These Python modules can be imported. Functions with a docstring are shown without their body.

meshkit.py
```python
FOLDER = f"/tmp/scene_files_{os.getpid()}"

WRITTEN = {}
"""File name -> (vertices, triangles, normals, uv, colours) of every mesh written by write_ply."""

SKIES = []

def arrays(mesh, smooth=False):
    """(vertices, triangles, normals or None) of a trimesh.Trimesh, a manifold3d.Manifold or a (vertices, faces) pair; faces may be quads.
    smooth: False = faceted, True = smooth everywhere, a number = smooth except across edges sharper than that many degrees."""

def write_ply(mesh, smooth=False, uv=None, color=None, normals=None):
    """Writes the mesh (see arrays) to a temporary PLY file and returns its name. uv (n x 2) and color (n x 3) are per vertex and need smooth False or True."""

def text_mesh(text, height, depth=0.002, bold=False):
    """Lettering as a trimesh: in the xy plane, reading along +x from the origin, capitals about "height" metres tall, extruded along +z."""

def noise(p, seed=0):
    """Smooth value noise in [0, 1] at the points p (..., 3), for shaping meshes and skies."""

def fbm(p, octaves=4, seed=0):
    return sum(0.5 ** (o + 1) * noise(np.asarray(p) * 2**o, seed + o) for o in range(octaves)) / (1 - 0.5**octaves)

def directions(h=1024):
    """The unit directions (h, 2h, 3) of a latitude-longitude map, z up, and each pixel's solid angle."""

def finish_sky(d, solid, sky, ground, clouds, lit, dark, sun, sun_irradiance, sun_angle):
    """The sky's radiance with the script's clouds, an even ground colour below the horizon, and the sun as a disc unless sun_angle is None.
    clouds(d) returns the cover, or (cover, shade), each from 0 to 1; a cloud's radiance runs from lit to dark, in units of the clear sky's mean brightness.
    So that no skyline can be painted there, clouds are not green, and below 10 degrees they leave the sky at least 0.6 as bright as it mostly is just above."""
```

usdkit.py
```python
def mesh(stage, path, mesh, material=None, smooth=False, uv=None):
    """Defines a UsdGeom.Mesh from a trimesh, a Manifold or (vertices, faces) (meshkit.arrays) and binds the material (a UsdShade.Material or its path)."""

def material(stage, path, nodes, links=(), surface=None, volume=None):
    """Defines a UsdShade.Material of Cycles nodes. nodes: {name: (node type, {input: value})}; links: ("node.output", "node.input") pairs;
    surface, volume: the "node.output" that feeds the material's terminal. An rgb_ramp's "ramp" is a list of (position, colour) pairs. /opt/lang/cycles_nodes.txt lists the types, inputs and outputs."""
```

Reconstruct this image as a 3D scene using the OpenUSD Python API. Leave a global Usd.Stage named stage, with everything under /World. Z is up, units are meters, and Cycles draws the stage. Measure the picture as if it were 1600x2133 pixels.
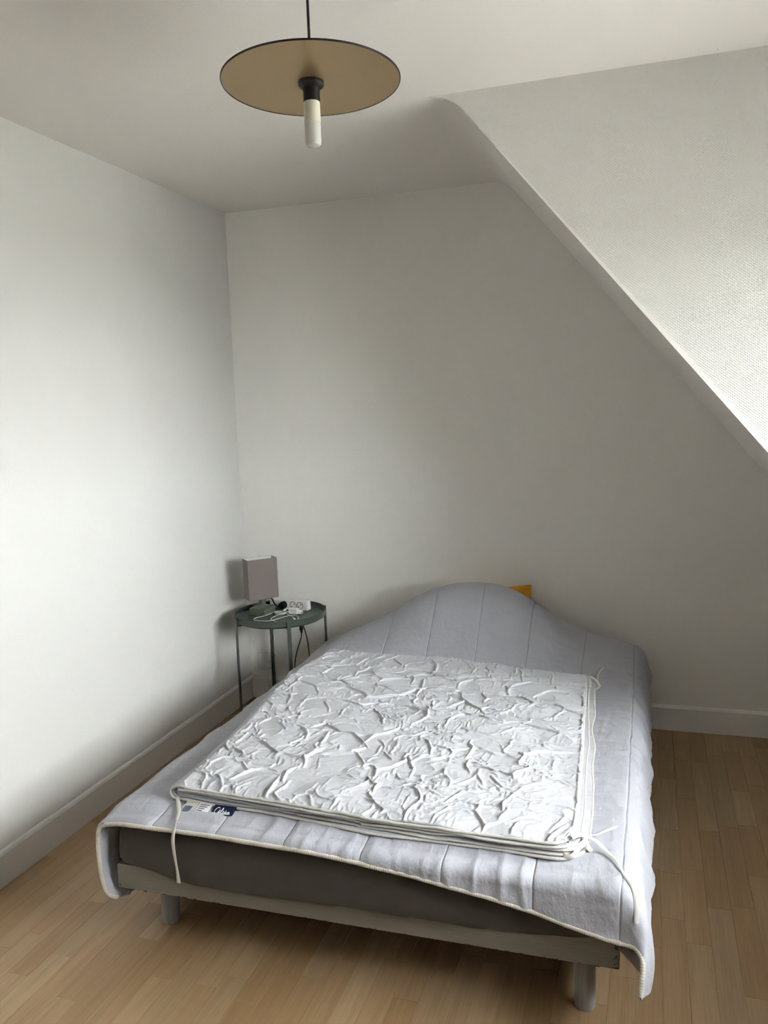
import math
import numpy as np
import trimesh
import manifold3d as m3
from scipy.ndimage import gaussian_filter, zoom
from scipy.interpolate import CubicSpline, PchipInterpolator
from shapely.geometry import Polygon, box as sbox
import usdkit
import meshkit
from meshkit import noise, fbm
from pxr import Usd, UsdGeom, UsdLux, UsdShade, Gf, Sdf, Vt

stage = Usd.Stage.CreateInMemory()
UsdGeom.SetStageUpAxis(stage, "Z")
UsdGeom.SetStageMetersPerUnit(stage, 1.0)
UsdGeom.Xform.Define(stage, "/World")
UsdGeom.Scope.Define(stage, "/World/Looks")

# ------------------------------------------------------------------ camera
EXPOSURE = 0.58
F_PX, YAW, PITCH, ROLL = 1732.93, -0.3111, 0.1274, 0.0353
CAM = np.array([2.0260, -3.8774, 1.5219])
_cy, _sy, _cp, _sp = math.cos(YAW), math.sin(YAW), math.cos(PITCH), math.sin(PITCH)
_f = np.array([_sy * _cp, _cy * _cp, -_sp])
_r = np.array([_cy, -_sy, 0.0])
_d = np.cross(_f, _r)
_r2 = _r * math.cos(ROLL) + _d * math.sin(ROLL)
_d2 = -_r * math.sin(ROLL) + _d * math.cos(ROLL)
cam = UsdGeom.Camera.Define(stage, "/World/camera")
cam.CreateHorizontalApertureAttr(24.0)
cam.CreateVerticalApertureAttr(24.0 * 2133 / 1600)
cam.CreateFocalLengthAttr(24.0 * F_PX / 1600)
cam.CreateClippingRangeAttr(Gf.Vec2f(0.05, 1000))
cam.CreateExposureAttr(EXPOSURE)
M = np.eye(4)
M[0, :3], M[1, :3], M[2, :3], M[3, :3] = _r2, -_d2, -_f, CAM
cam.AddTransformOp().Set(Gf.Matrix4d(*M.ravel().tolist()))

# ------------------------------------------------------------------ light: an overcast sky outside the dormer window
dome = UsdLux.DomeLight.Define(stage, "/World/sky")
dome.CreateColorAttr(Gf.Vec3f(0.965, 0.965, 1.0))
dome.CreateIntensityAttr(9.0)

# ------------------------------------------------------------------ helpers
RT = "/World"
_used = {}


def numbered(parent, name):
    k = _used.get((parent, name), 0)
    _used[(parent, name)] = k + 1
    return name if k == 0 else f"{name}_{k:03d}"


def tag(prim, label=None, cat=None, group=None, kind=None):
    for k, v in (("label", label), ("category", cat), ("group", group), ("kind", kind)):
        if v:
            prim.SetCustomDataByKey(k, v)
    return prim


def obj(name, mesh, mat, parent=None, smooth=False, label=None, cat=None, group=None, kind=None):
    pp = RT if parent is None else str(parent.GetPath())
    m = usdkit.mesh(stage, f"{pp}/{numbered(pp, name)}", mesh, mat, smooth=smooth)
    return tag(m.GetPrim(), label, cat, group, kind)


def thing(name, label=None, cat=None, loc=(0, 0, 0), rotz=0.0, group=None, kind=None):
    x = UsdGeom.Xform.Define(stage, f"{RT}/{numbered(RT, name)}")
    x.AddTranslateOp().Set(Gf.Vec3d(*map(float, loc)))
    if rotz:
        x.AddRotateZOp().Set(float(rotz))
    return tag(x.GetPrim(), label, cat, group, kind)


def mat(name, nodes, links, surface="p.BSDF"):
    return usdkit.material(stage, f"/World/Looks/{name}", nodes, links, surface=surface)


def cat(*ms):
    return trimesh.util.concatenate([x for x in ms])


def bx(a, b):
    a, b = np.array(a, float), np.array(b, float)
    m = trimesh.creation.box(np.abs(b - a))
    m.apply_translation((a + b) / 2)
    return m


def rbox(size, r, seg=3):
    """Box with rounded edges, centred on the origin."""
    s = np.array(size, float) / 2 - r
    sp = trimesh.creation.icosphere(1 if seg < 3 else 2, r).vertices
    pts = np.vstack([sp + s * np.array(c) for c in np.ndindex(2, 2, 2) for c in [np.array(c) * 2 - 1]])
    return trimesh.convex.convex_hull(pts)


def cbox(a, b, c):
    """Box from corner a to corner b with its edges chamfered by c."""
    a, b = np.minimum(a, b).astype(float), np.maximum(a, b).astype(float)
    pts = []
    for i in np.ndindex(2, 2, 2):
        corner = np.where(np.array(i) == 0, a, b)
        inw = np.where(np.array(i) == 0, c, -c)
        for k in range(3):
            q = corner + inw
            q[k] = corner[k]
            pts.append(q)
    return trimesh.convex.convex_hull(np.array(pts))


def extr(poly, y0, y1):
    """A polygon in (x, z) extruded along y."""
    m = trimesh.creation.extrude_polygon(poly, abs(y1 - y0), engine="earcut")
    v = m.vertices.copy()
    m.vertices = np.c_[v[:, 0], max(y0, y1) - v[:, 2], v[:, 1]]
    m.fix_normals()
    return m


def lathe(profile, n=48):
    return trimesh.creation.revolve(np.array(profile, float), sections=n)


def spline(pts, n):
    pts = np.array(pts, float)
    t = np.r_[0, np.cumsum(np.sqrt(np.linalg.norm(np.diff(pts, axis=0), axis=1)) + 1e-9)]
    return CubicSpline(t, pts)(np.linspace(0, t[-1], n))


def frames(p):
    t = np.gradient(p, axis=0)
    t /= np.linalg.norm(t, axis=1, keepdims=True) + 1e-12
    n = np.zeros_like(p)
    a = np.array([0, 0, 1.0]) if abs(t[0, 2]) < 0.9 else np.array([1.0, 0, 0])
    n[0] = a - t[0] * (a @ t[0])
    n[0] /= np.linalg.norm(n[0])
    for i in range(1, len(p)):
        v = n[i - 1] - t[i] * (n[i - 1] @ t[i])
        n[i] = v / (np.linalg.norm(v) + 1e-12)
    return t, n, np.cross(t, n)


def tube(p, r, n=8):
    p = np.array(p, float)
    t, u, w = frames(p)
    r = np.broadcast_to(np.asarray(r, float), (len(p),))
    a = np.linspace(0, 2 * np.pi, n, endpoint=False)
    ring = p[:, None] + r[:, None, None] * (np.cos(a)[None, :, None] * u[:, None] + np.sin(a)[None, :, None] * w[:, None])
    v = np.vstack([ring.reshape(-1, 3), p[:1], p[-1:]])
    f, N = [], len(p)
    for i in range(N - 1):
        for k in range(n):
            q = (k + 1) % n
            f += [[i * n + k, i * n + q, (i + 1) * n + q], [i * n + k, (i + 1) * n + q, (i + 1) * n + k]]
    for k in range(n):
        q = (k + 1) % n
        f += [[N * n, q, k], [N * n + 1, (N - 1) * n + k, (N - 1) * n + q]]
    m = trimesh.Trimesh(v, np.array(f), process=False)
    if m.volume < 0:
        m.invert()
    return m


def grid_faces(nu, nv, off=0, flip=False):
    i = np.arange(nu * nv).reshape(nu, nv)
    q = np.stack([i[:-1, :-1], i[1:, :-1], i[1:, 1:], i[:-1, 1:]], -1).reshape(-1, 4) + off
    if flip:
        q = q[:, ::-1]
    return np.vstack([q[:, [0, 1, 2]], q[:, [0, 2, 3]]])


def grid_normals(P):
    a, b = np.gradient(P, axis=0), np.gradient(P, axis=1)
    n = np.cross(a, b)
    return n / (np.linalg.norm(n, axis=-1, keepdims=True) + 1e-12)


def shell(P, th):
    """Closed cloth: the grid P (nu, nv, 3) is the outer face (normals du x dv point out), th its thickness."""
    nu, nv, _ = P.shape
    N = grid_normals(P)
    Q = P - N * np.asarray(th)[..., None] if np.ndim(th) else P - N * th
    v = np.vstack([P.reshape(-1, 3), Q.reshape(-1, 3)])
    K = nu * nv
    f = [grid_faces(nu, nv), grid_faces(nu, nv, K, True)]
    idx = np.arange(K).reshape(nu, nv)
    for e, rev in ((idx[0], False), (idx[-1], True), (idx[:, 0], True), (idx[:, -1], False)):
        a, b = e[:-1], e[1:]
        q = np.stack([a, b, b + K, a + K], 1)
        if rev:
            q = q[:, ::-1]
        f.append(np.vstack([q[:, [0, 1, 2]], q[:, [0, 2, 3]]]))
    return trimesh.Trimesh(v, np.vstack(f), process=False)


def ribbon(path, width, up, th=0.0008, n=40, twist=0.0, taper=None):
    """A flat cotton tape along a path; up is the tape's facing direction."""
    p = spline(path, n)
    t = np.gradient(p, axis=0)
    t /= np.linalg.norm(t, axis=1, keepdims=True)
    up = np.broadcast_to(np.array(up, float), p.shape)
    s = np.cross(up, t)
    s /= np.linalg.norm(s, axis=1, keepdims=True) + 1e-9
    nn = np.cross(t, s)
    ang = np.linspace(0, twist, n)[:, None]
    s, nn = s * np.cos(ang) + nn * np.sin(ang), nn * np.cos(ang) - s * np.sin(ang)
    w = np.full(n, width) if taper is None else width * np.interp(np.linspace(0, 1, n), *zip(*taper))
    cols = np.linspace(-0.5, 0.5, 5)
    P = p[:, None] + s[:, None] * (w[:, None] * cols[None])[..., None] + nn[:, None] * (0.10 * w[:, None] * (0.25 - cols[None] ** 2) * 4)[..., None]
    return shell(P[:, ::-1] if np.dot(grid_normals(P)[0, 2], nn[0]) < 0 else P, th)


def turn(m, deg, axis=(0, 0, 1), about=(0, 0, 0)):
    m = m.copy()
    m.apply_transform(trimesh.transformations.rotation_matrix(math.radians(deg), axis, about))
    return m


def moved(m, *d):
    m = m.copy()
    m.apply_translation(np.array(d, float).ravel())
    return m


# ------------------------------------------------------------------ materials
def plaster(name, color, scale=55.0, bump=0.0015, rough=0.75):
    return mat(name, {
        "g": ("geometry", {}), "n": ("noise_texture", {"scale": scale, "detail": 4.0, "roughness": 0.6}),
        "b": ("bump", {"distance": bump, "strength": 0.5}),
        "p": ("principled_bsdf", {"base_color": color, "roughness": rough, "specular_ior_level": 0.25})},
        [("g.position", "n.vector"), ("n.fac", "b.height"), ("b.normal", "p.normal")])


def weave_paper(name, color, rot, scale=95.0, bump=0.0016):
    """Painted glass-fibre wall covering: two crossing rows of small raised threads."""
    return mat(name, {
        "g": ("geometry", {}),
        "m1": ("mapping", {"rotation": (0.0, math.radians(rot), 0.0)}), "m2": ("mapping", {"rotation": (0.0, math.radians(-rot), 0.0)}),
        "w1": ("wave_texture", {"wave_type": "bands", "bands_direction": "x", "scale": scale / 2, "distortion": 0.6, "detail": 1.0, "detail_scale": 3.0}),
        "w2": ("wave_texture", {"wave_type": "bands", "bands_direction": "x", "scale": scale / 2, "distortion": 0.6, "detail": 1.0, "detail_scale": 3.0}),
        "x": ("math", {"math_type": "multiply"}),
        "b": ("bump", {"distance": bump, "strength": 0.55}),
        "p": ("principled_bsdf", {"base_color": color, "roughness": 0.6, "specular_ior_level": 0.3})},
        [("g.position", "m1.vector"), ("g.position", "m2.vector"), ("m1.vector", "w1.vector"), ("m2.vector", "w2.vector"),
         ("w1.fac", "x.value1"), ("w2.fac", "x.value2"), ("x.value", "b.height"), ("b.normal", "p.normal")])


def plain(name, color, rough=0.5, metallic=0.0, spec=0.5, **kw):
    return mat(name, {"p": ("principled_bsdf", {"base_color": color, "roughness": rough, "metallic": metallic, "specular_ior_level": spec, **kw})}, [])


def cloth_mat(name, color, fine=900.0, bump=0.0004, sheen=0.15, through=0.0, mottled=0.0, crease=0.0, stretch=(1.0, 1.0, 1.0)):
    nodes = {
        "g": ("geometry", {}), "n": ("noise_texture", {"scale": fine, "detail": 2.0}),
        "m": ("noise_texture", {"scale": 14.0, "detail": 4.0}),
        "r": ("rgb_ramp", {"ramp": [(0.3, tuple(c * (1 - mottled) for c in color)), (0.7, color)]}),
        "b": ("bump", {"distance": bump, "strength": 0.4}),
        "p": ("principled_bsdf", {"roughness": 0.85, "specular_ior_level": 0.2, "sheen_weight": sheen, "sheen_roughness": 0.5})}
    links = [("g.position", "n.vector"), ("g.position", "m.vector"), ("m.fac", "r.fac"), ("r.color", "p.base_color"), ("n.fac", "b.height"), ("b.normal", "p.normal")]
    if crease:      # fine creases of washed cotton, under the weave
        nodes["cm"] = ("mapping", {"scale": stretch})
        nodes["cn"] = ("noise_texture", {"scale": 1.0, "detail": 3.0, "roughness": 0.55, "distortion": 0.15})
        nodes["cb"] = ("bump", {"distance": crease, "strength": 0.7})
        links += [("g.position", "cm.vector"), ("cm.vector", "cn.vector"), ("cn.fac", "cb.height"), ("cb.normal", "b.normal")]
    if through:
        nodes["t"] = ("translucent_bsdf", {"color": color})
        nodes["x"] = ("mix_closure", {"fac": through})
        return mat(name, nodes, links + [("p.BSDF", "x.closure1"), ("t.BSDF", "x.closure2")], surface="x.closure")
    return mat(name, nodes, links)


def wood(name, dark, light, offset, rot=0.0):
    """One stave of beech parquet: fine pores along y, soft figure."""
    return mat(name, {
        "g": ("geometry", {}),
        "a": ("mapping", {"location": offset, "rotation": (0, 0, rot), "scale": (26.0, 1.6, 26.0)}),
        "c": ("mapping", {"location": offset, "rotation": (0, 0, rot), "scale": (240.0, 6.0, 240.0)}),
        "n": ("noise_texture", {"scale": 1.0, "detail": 4.0, "roughness": 0.55, "distortion": 1.2}),
        "w": ("wave_texture", {"wave_type": "bands", "bands_direction": "x", "scale": 0.22, "distortion": 5.0, "detail": 2.0, "detail_scale": 0.7}),
        "f": ("noise_texture", {"scale": 1.0, "detail": 2.0}),
        "r": ("rgb_ramp", {"ramp": [(0.25, dark), (0.75, light)]}),
        "r2": ("rgb_ramp", {"ramp": [(0.3, (0.86, 0.85, 0.84)), (0.6, (1, 1, 1))]}),
        "r3": ("rgb_ramp", {"ramp": [(0.0, (0.93, 0.92, 0.91)), (0.5, (1, 1, 1))]}),
        "x": ("mix_color", {"blend_type": "multiply", "fac": 1.0}), "x2": ("mix_color", {"blend_type": "multiply", "fac": 0.8}),
        "b": ("bump", {"distance": 0.0003, "strength": 0.2}),
        "p": ("principled_bsdf", {"roughness": 0.42, "specular_ior_level": 0.4})},
        [("g.position", "a.vector"), ("g.position", "c.vector"), ("a.vector", "n.vector"), ("a.vector", "w.vector"), ("c.vector", "f.vector"),
         ("n.fac", "r.fac"), ("f.fac", "r2.fac"), ("w.fac", "r3.fac"), ("r.color", "x.a"), ("r2.color", "x.b"), ("x.result", "x2.a"), ("r3.color", "x2.b"),
         ("x2.result", "p.base_color"), ("f.fac", "b.height"), ("b.normal", "p.normal")])


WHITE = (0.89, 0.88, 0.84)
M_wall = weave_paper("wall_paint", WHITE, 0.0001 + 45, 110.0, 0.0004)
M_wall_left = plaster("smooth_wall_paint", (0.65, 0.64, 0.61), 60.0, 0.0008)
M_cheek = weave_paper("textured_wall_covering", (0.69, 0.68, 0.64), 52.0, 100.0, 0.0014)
M_trimwhite = plain("trim_paint", (0.86, 0.85, 0.83), 0.4)
M_bead = plain("bead_paint", (0.76, 0.75, 0.71), 0.5)
# ceiling paint, with a few specks of mildew in the corner over the dormer
M_ceil = mat("ceiling_paint", {
    "g": ("geometry", {}), "n": ("noise_texture", {"scale": 55.0, "detail": 4.0}), "b": ("bump", {"distance": 0.0012, "strength": 0.5}),
    "v": ("noise_texture", {"scale": 90.0, "detail": 3.0, "roughness": 0.7}), "vr": ("rgb_ramp", {"ramp": [(0.66, (0, 0, 0)), (0.69, (1, 1, 1))]}),
    "s": ("vector_math", {"math_type": "subtract", "vector2": (2.27, -1.165, 2.5)}), "sc": ("vector_math", {"math_type": "multiply", "vector2": (6.0, 26.0, 1.0)}),
    "l": ("vector_math", {"math_type": "length"}), "lr": ("map_range", {"from_min": 0.5, "from_max": 1.1, "to_min": 1.0, "to_max": 0.0, "clamp": True}),
    "k": ("math", {"math_type": "multiply"}),
    "c": ("mix_color", {"blend_type": "mix", "a": (0.86, 0.83, 0.78), "b": (0.10, 0.11, 0.09)}),
    "p": ("principled_bsdf", {"roughness": 0.8, "specular_ior_level": 0.2})},
    [("g.position", "n.vector"), ("n.fac", "b.height"), ("b.normal", "p.normal"), ("g.position", "v.vector"), ("v.fac", "vr.fac"),
     ("g.position", "s.vector1"), ("s.vector", "sc.vector1"), ("sc.vector", "l.vector1"), ("l.value", "lr.value"), ("vr.color", "k.value1"), ("lr.result", "k.value2"),
     ("k.value", "c.fac"), ("c.result", "p.base_color")])
M_quilt = cloth_mat("bedspread_cotton", (0.43, 0.435, 0.475), 700.0, 0.0005, 0.1, 0.0, 0.06, 0.0045, (46.0, 20.0, 30.0))
M_piping = cloth_mat("cream_piping", (0.58, 0.54, 0.47), 900.0, 0.0004)
M_duvet = cloth_mat("duvet_cotton", (0.535, 0.54, 0.565), 900.0, 0.0003, 0.1, 0.0, 0.0, 0.0022, (42.0, 34.0, 34.0))
M_tape = cloth_mat("cotton_tape", (0.58, 0.565, 0.52), 900.0, 0.0003)
M_mattress = cloth_mat("charcoal_fabric", (0.058, 0.049, 0.042), 1200.0, 0.0006, 0.1, 0.0, 0.1)
M_yellow = cloth_mat("mustard_fabric", (0.60, 0.27, 0.015), 700.0, 0.0005)
M_frame = mat("grey_bed_paint", {
    "g": ("geometry", {}), "s": ("mapping", {"scale": (3.0, 3.0, 60.0)}), "n": ("noise_texture", {"scale": 4.0, "detail": 5.0, "roughness": 0.65}),
    "r": ("rgb_ramp", {"ramp": [(0.25, (0.165, 0.155, 0.128)), (0.6, (0.195, 0.185, 0.153))]}),
    "p": ("principled_bsdf", {"roughness": 0.5, "specular_ior_level": 0.4})},
    [("g.position", "s.vector"), ("s.vector", "n.vector"), ("n.fac", "r.fac"), ("r.color", "p.base_color")])
M_scuff = plain("bare_scuff", (0.035, 0.03, 0.025), 0.7)
M_leg = mat("grey_leg_stain", {
    "g": ("geometry", {}), "s": ("mapping", {"scale": (90.0, 90.0, 5.0)}), "n": ("noise_texture", {"scale": 1.0, "detail": 3.0}),
    "r": ("rgb_ramp", {"ramp": [(0.3, (0.19, 0.19, 0.175)), (0.7, (0.26, 0.26, 0.24))]}),
    "p": ("principled_bsdf", {"roughness": 0.5})},
    [("g.position", "s.vector"), ("s.vector", "n.vector"), ("n.fac", "r.fac"), ("r.color", "p.base_color")])
M_green = plain("green_grey_enamel", (0.047, 0.062, 0.049), 0.38)
M_lampbase = plain("green_grey_ceramic", (0.105, 0.115, 0.082), 0.3)
M_shade = cloth_mat("taupe_shade_fabric", (0.19, 0.163, 0.150), 1500.0, 0.0003, 0.05)
M_shadein = plain("shade_lining", (0.75, 0.75, 0.73), 0.7)
M_black = plain("black_plastic", (0.007, 0.007, 0.008), 0.45, 0.0, 0.3)
M_whitepl = plain("white_plastic", (0.80, 0.80, 0.78), 0.3)
M_cable = plain("white_cable", (0.72, 0.71, 0.66), 0.4)
M_gold = plain("bronze_lacquer", (0.40, 0.292, 0.148), 0.34, 0.75)
M_bulbglass = plain("frosted_glass", (0.78, 0.75, 0.72), 0.25, 0.0, 0.5, transmission_weight=0.25)
M_cream = plain("cream_plastic", (0.70, 0.68, 0.56), 0.35)
M_socket = plain("pin_hole", (0.02, 0.02, 0.02), 0.6)
M_greypl = plain("grey_plastic", (0.42, 0.42, 0.40), 0.4)
M_navy = cloth_mat("navy_label", (0.012, 0.016, 0.045), 2500.0, 0.0002, 0.0)
M_label = cloth_mat("white_label", (0.82, 0.83, 0.86), 2500.0, 0.0002, 0.0)
M_beige = cloth_mat("beige_label", (0.62, 0.59, 0.52), 2500.0, 0.0002, 0.0)
M_ink = plain("label_ink", (0.10, 0.12, 0.17), 0.8)
M_inkwhite = plain("label_white_thread", (0.85, 0.85, 0.87), 0.8)
M_rail = plain("beech_slat", (0.5, 0.38, 0.24), 0.5)
M_ground = plain("bounce_ground", (0.37, 0.36, 0.335), 0.9)  # pale tone chosen to bounce more daylight up into the room
M_glass = mat("window_glass", {"t": ("transparent_bsdf", {"color": (0.96, 0.98, 0.97)}), "g": ("glossy_bsdf", {"roughness": 0.02}), "f": ("fresnel", {"IOR": 1.45}),
                               "x": ("mix_closure", {})}, [("f.fac", "x.fac"), ("t.BSDF", "x.closure1"), ("g.BSDF", "x.closure2")], surface="x.closure")

# ------------------------------------------------------------------ room shell
H = 2.5
XW = 3.42            # dormer front and knee wall
YC, YD = -1.134, -4.45   # the dormer's two cheeks
YR = -4.75           # wall behind the camera
KX = 1.409           # where the sloping ceiling would meet the flat one
SL = -1.2095


def under_profile(x1):
    """Underside of ceiling: flat, a rounded corner, then the slope down to x1."""
    t = 0.085
    a = np.array([KX - t, H])
    u = np.array([1, SL]) / math.hypot(1, SL)
    b = np.array([KX, H]) + u * t
    k = np.array([KX, H])
    s = np.linspace(0, 1, 12)[:, None]
    arc = (1 - s) ** 2 * a + 2 * s * (1 - s) * k + s ** 2 * b
    return [(0.0, H)] + [tuple(p) for p in arc] + [(x1, H + SL * (x1 - KX))]


KNEE = H + SL * (XW - KX)
prof = under_profile(XW)
slab = Polygon(prof + [(XW + 0.12, KNEE), (XW + 0.12, KNEE + 0.1), (KX + 0.1, H + 0.12), (-0.12, H + 0.12), (-0.12, H)])
flat = sbox(-0.12, H, XW + 0.15, H + 0.12)
ceil = cat(extr(slab, 0.12, YC + 0.004), extr(flat, YC + 0.004, YD - 0.004), extr(slab, YD - 0.004, YR - 0.12))
obj("ceiling", ceil, M_ceil, smooth=25, kind="structure", label="white plaster ceiling with a rounded turn into the attic slope")
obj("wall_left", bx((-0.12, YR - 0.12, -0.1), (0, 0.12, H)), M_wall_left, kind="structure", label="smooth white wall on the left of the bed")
obj("wall_back", extr(Polygon([(0, -0.1), (XW + 0.1, -0.1), (XW + 0.1, KNEE)] + prof[::-1]), 0.12, 0.0), M_wall, kind="structure",
    label="white wall at the head of the bed")
obj("wall_rear", extr(Polygon([(0, -0.1), (XW + 0.1, -0.1), (XW + 0.1, KNEE)] + prof[::-1]), YR, YR - 0.12), M_wall, kind="structure")
cheek = Polygon([(a + 0.0012, b + 0.0010) for a, b in prof[1:]] + [(XW, H + 0.001)])
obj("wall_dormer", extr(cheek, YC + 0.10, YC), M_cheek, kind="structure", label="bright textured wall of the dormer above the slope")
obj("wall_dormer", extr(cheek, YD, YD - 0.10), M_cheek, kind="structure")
# knee wall and dormer front around the window opening
WY0, WY1, WZ0, WZ1 = -2.95, -1.20, 0.95, 1.99
front = cat(bx((XW, YR, -0.1), (XW + 0.12, 0.12, KNEE)), bx((XW, YD, KNEE), (XW + 0.12, YC, WZ0)),
            bx((XW, YD, WZ1), (XW + 0.12, YC, H)), bx((XW, YD, WZ0), (XW + 0.12, WY0, WZ1)), bx((XW, WY1, WZ0), (XW + 0.12, YC, WZ1)))
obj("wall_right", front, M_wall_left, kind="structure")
win = thing("window_1", kind="structure", loc=(XW + 0.06, (WY0 + WY1) / 2, WZ0))
wl, wh = WY1 - WY0, WZ1 - WZ0
fr = cat(bx((-0.03, -wl / 2, 0), (0.03, wl / 2, 0.05)), bx((-0.03, -wl / 2, wh - 0.05), (0.03, wl / 2, wh)),
         bx((-0.03, -wl / 2, 0.05), (0.03, -wl / 2 + 0.05, wh - 0.05)), bx((-0.03, wl / 2 - 0.05, 0.05), (0.03, wl / 2, wh - 0.05)), bx((-0.035, -0.045, 0.05), (0.035, 0.045, wh - 0.05)))
obj("window_frame", fr, M_trimwhite, win)
for s in (-1, 1):
    obj("pane", bx((-0.002, min(s * 0.045, s * (wl / 2 - 0.05)), 0.05), (0.002, max(s * 0.045, s * (wl / 2 - 0.05)), wh - 0.05)), M_glass, win)
obj("window_sill", cbox((-0.2, -wl / 2 - 0.03, -0.03), (-0.03, wl / 2 + 0.03, 0.0), 0.004), M_trimwhite, win)
obj("ground", bx((-60, -70, -3.4), (80, 70, -3.2)), M_ground, kind="structure", label="unseen ground outside below the window, made pale to bounce daylight in")  # unseen plane, added to cover the lower sky and bounce daylight upward


def base_profile(h=0.117, t=0.016):
    return Polygon([(0, 0), (t, 0), (t, h - 0.012), (t - 0.004, h - 0.004), (t - 0.010, h), (0, h)])


bb = extr(base_profile(), YR, -0.0)
obj("baseboard_left", bb, M_trimwhite, kind="structure", label="white skirting board along the left wall")
bk = trimesh.creation.extrude_polygon(base_profile(), XW - 0.016, engine="earcut")
v = bk.vertices.copy()
bk.vertices = np.c_[0.016 + v[:, 2], -v[:, 0], v[:, 1]]
bk.fix_normals()
obj("baseboard_back", bk, M_trimwhite, kind="structure", label="white skirting board along the wall behind the bed")
# thin corner bead along the sloping edge of the dormer cheek
u = np.array([1, SL]) / math.hypot(1, SL)
nrm = np.array([-u[1], u[0]])
k0 = np.array([KX, H]) + u * 0.235
k1 = np.array([KX, H]) + u * ((XW - KX) / u[0])
km = k0 + (k1 - k0) * 0.3
bead = Polygon([k0 - nrm * 0.001, k1 - nrm * 0.002, k1 + nrm * 0.019, km + nrm * 0.013, k0 + nrm * 0.003])
obj("trim_1", extr(bead, YC + 0.01, YC - 0.003), M_bead, kind="structure", label="thin white corner bead along the sloping edge of the dormer")

# ------------------------------------------------------------------ floor: beech parquet of short staves
rng = np.random.default_rng(11)
fl = thing("floor", kind="structure", label="beech parquet floor of short staves in varied tones")
obj("subfloor", bx((0, YR, -0.1), (XW, 0, -0.012)), M_rail, fl)
tones = [((0.293, 0.190, 0.097), (0.339, 0.225, 0.122)), ((0.276, 0.175, 0.087), (0.322, 0.209, 0.109)), ((0.310, 0.207, 0.110), (0.362, 0.246, 0.138)),
         ((0.282, 0.191, 0.103), (0.331, 0.230, 0.129)), ((0.259, 0.161, 0.078), (0.306, 0.196, 0.099)), ((0.322, 0.221, 0.120), (0.380, 0.265, 0.149)), ((0.293, 0.184, 0.092), (0.345, 0.224, 0.117))]
M_staves = [wood(f"beech_stave_{i * 3 + j}", a, b, (3.7 * i + 1.3 * j, 2.1 * i + 5.3 * j, 0.0), (-0.03, 0.02, 0.05)[j]) for i, (a, b) in enumerate(tones) for j in range(3)]
SW = 0.0665
staves = []
row, x = 0, 0.004
while x < XW:
    y = -0.004 - rng.uniform(0, 0.35)
    ys = [-0.004]
    while y > -3.45:
        if ys[-1] - y > 0.09:
            ys.append(y)
        y -= rng.choice([0.28, 0.36, 0.42, 0.50, 0.60]) + rng.uniform(-0.03, 0.03)
    ys.append(-3.5)
    for a, b in zip(ys[:-1], ys[1:]):
        staves.append((x, min(x + SW, XW), b, a, int(rng.integers(len(M_staves))), rng.uniform(-0.0002, 0.0002)))
    x += SW
    row += 1


def pix(P):
    d = np.atleast_2d(P) - CAM
    return np.c_[800 + F_PX * (d @ _r2) / (d @ _f), 1066.5 + F_PX * (d @ _d2) / (d @ _f)]


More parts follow.
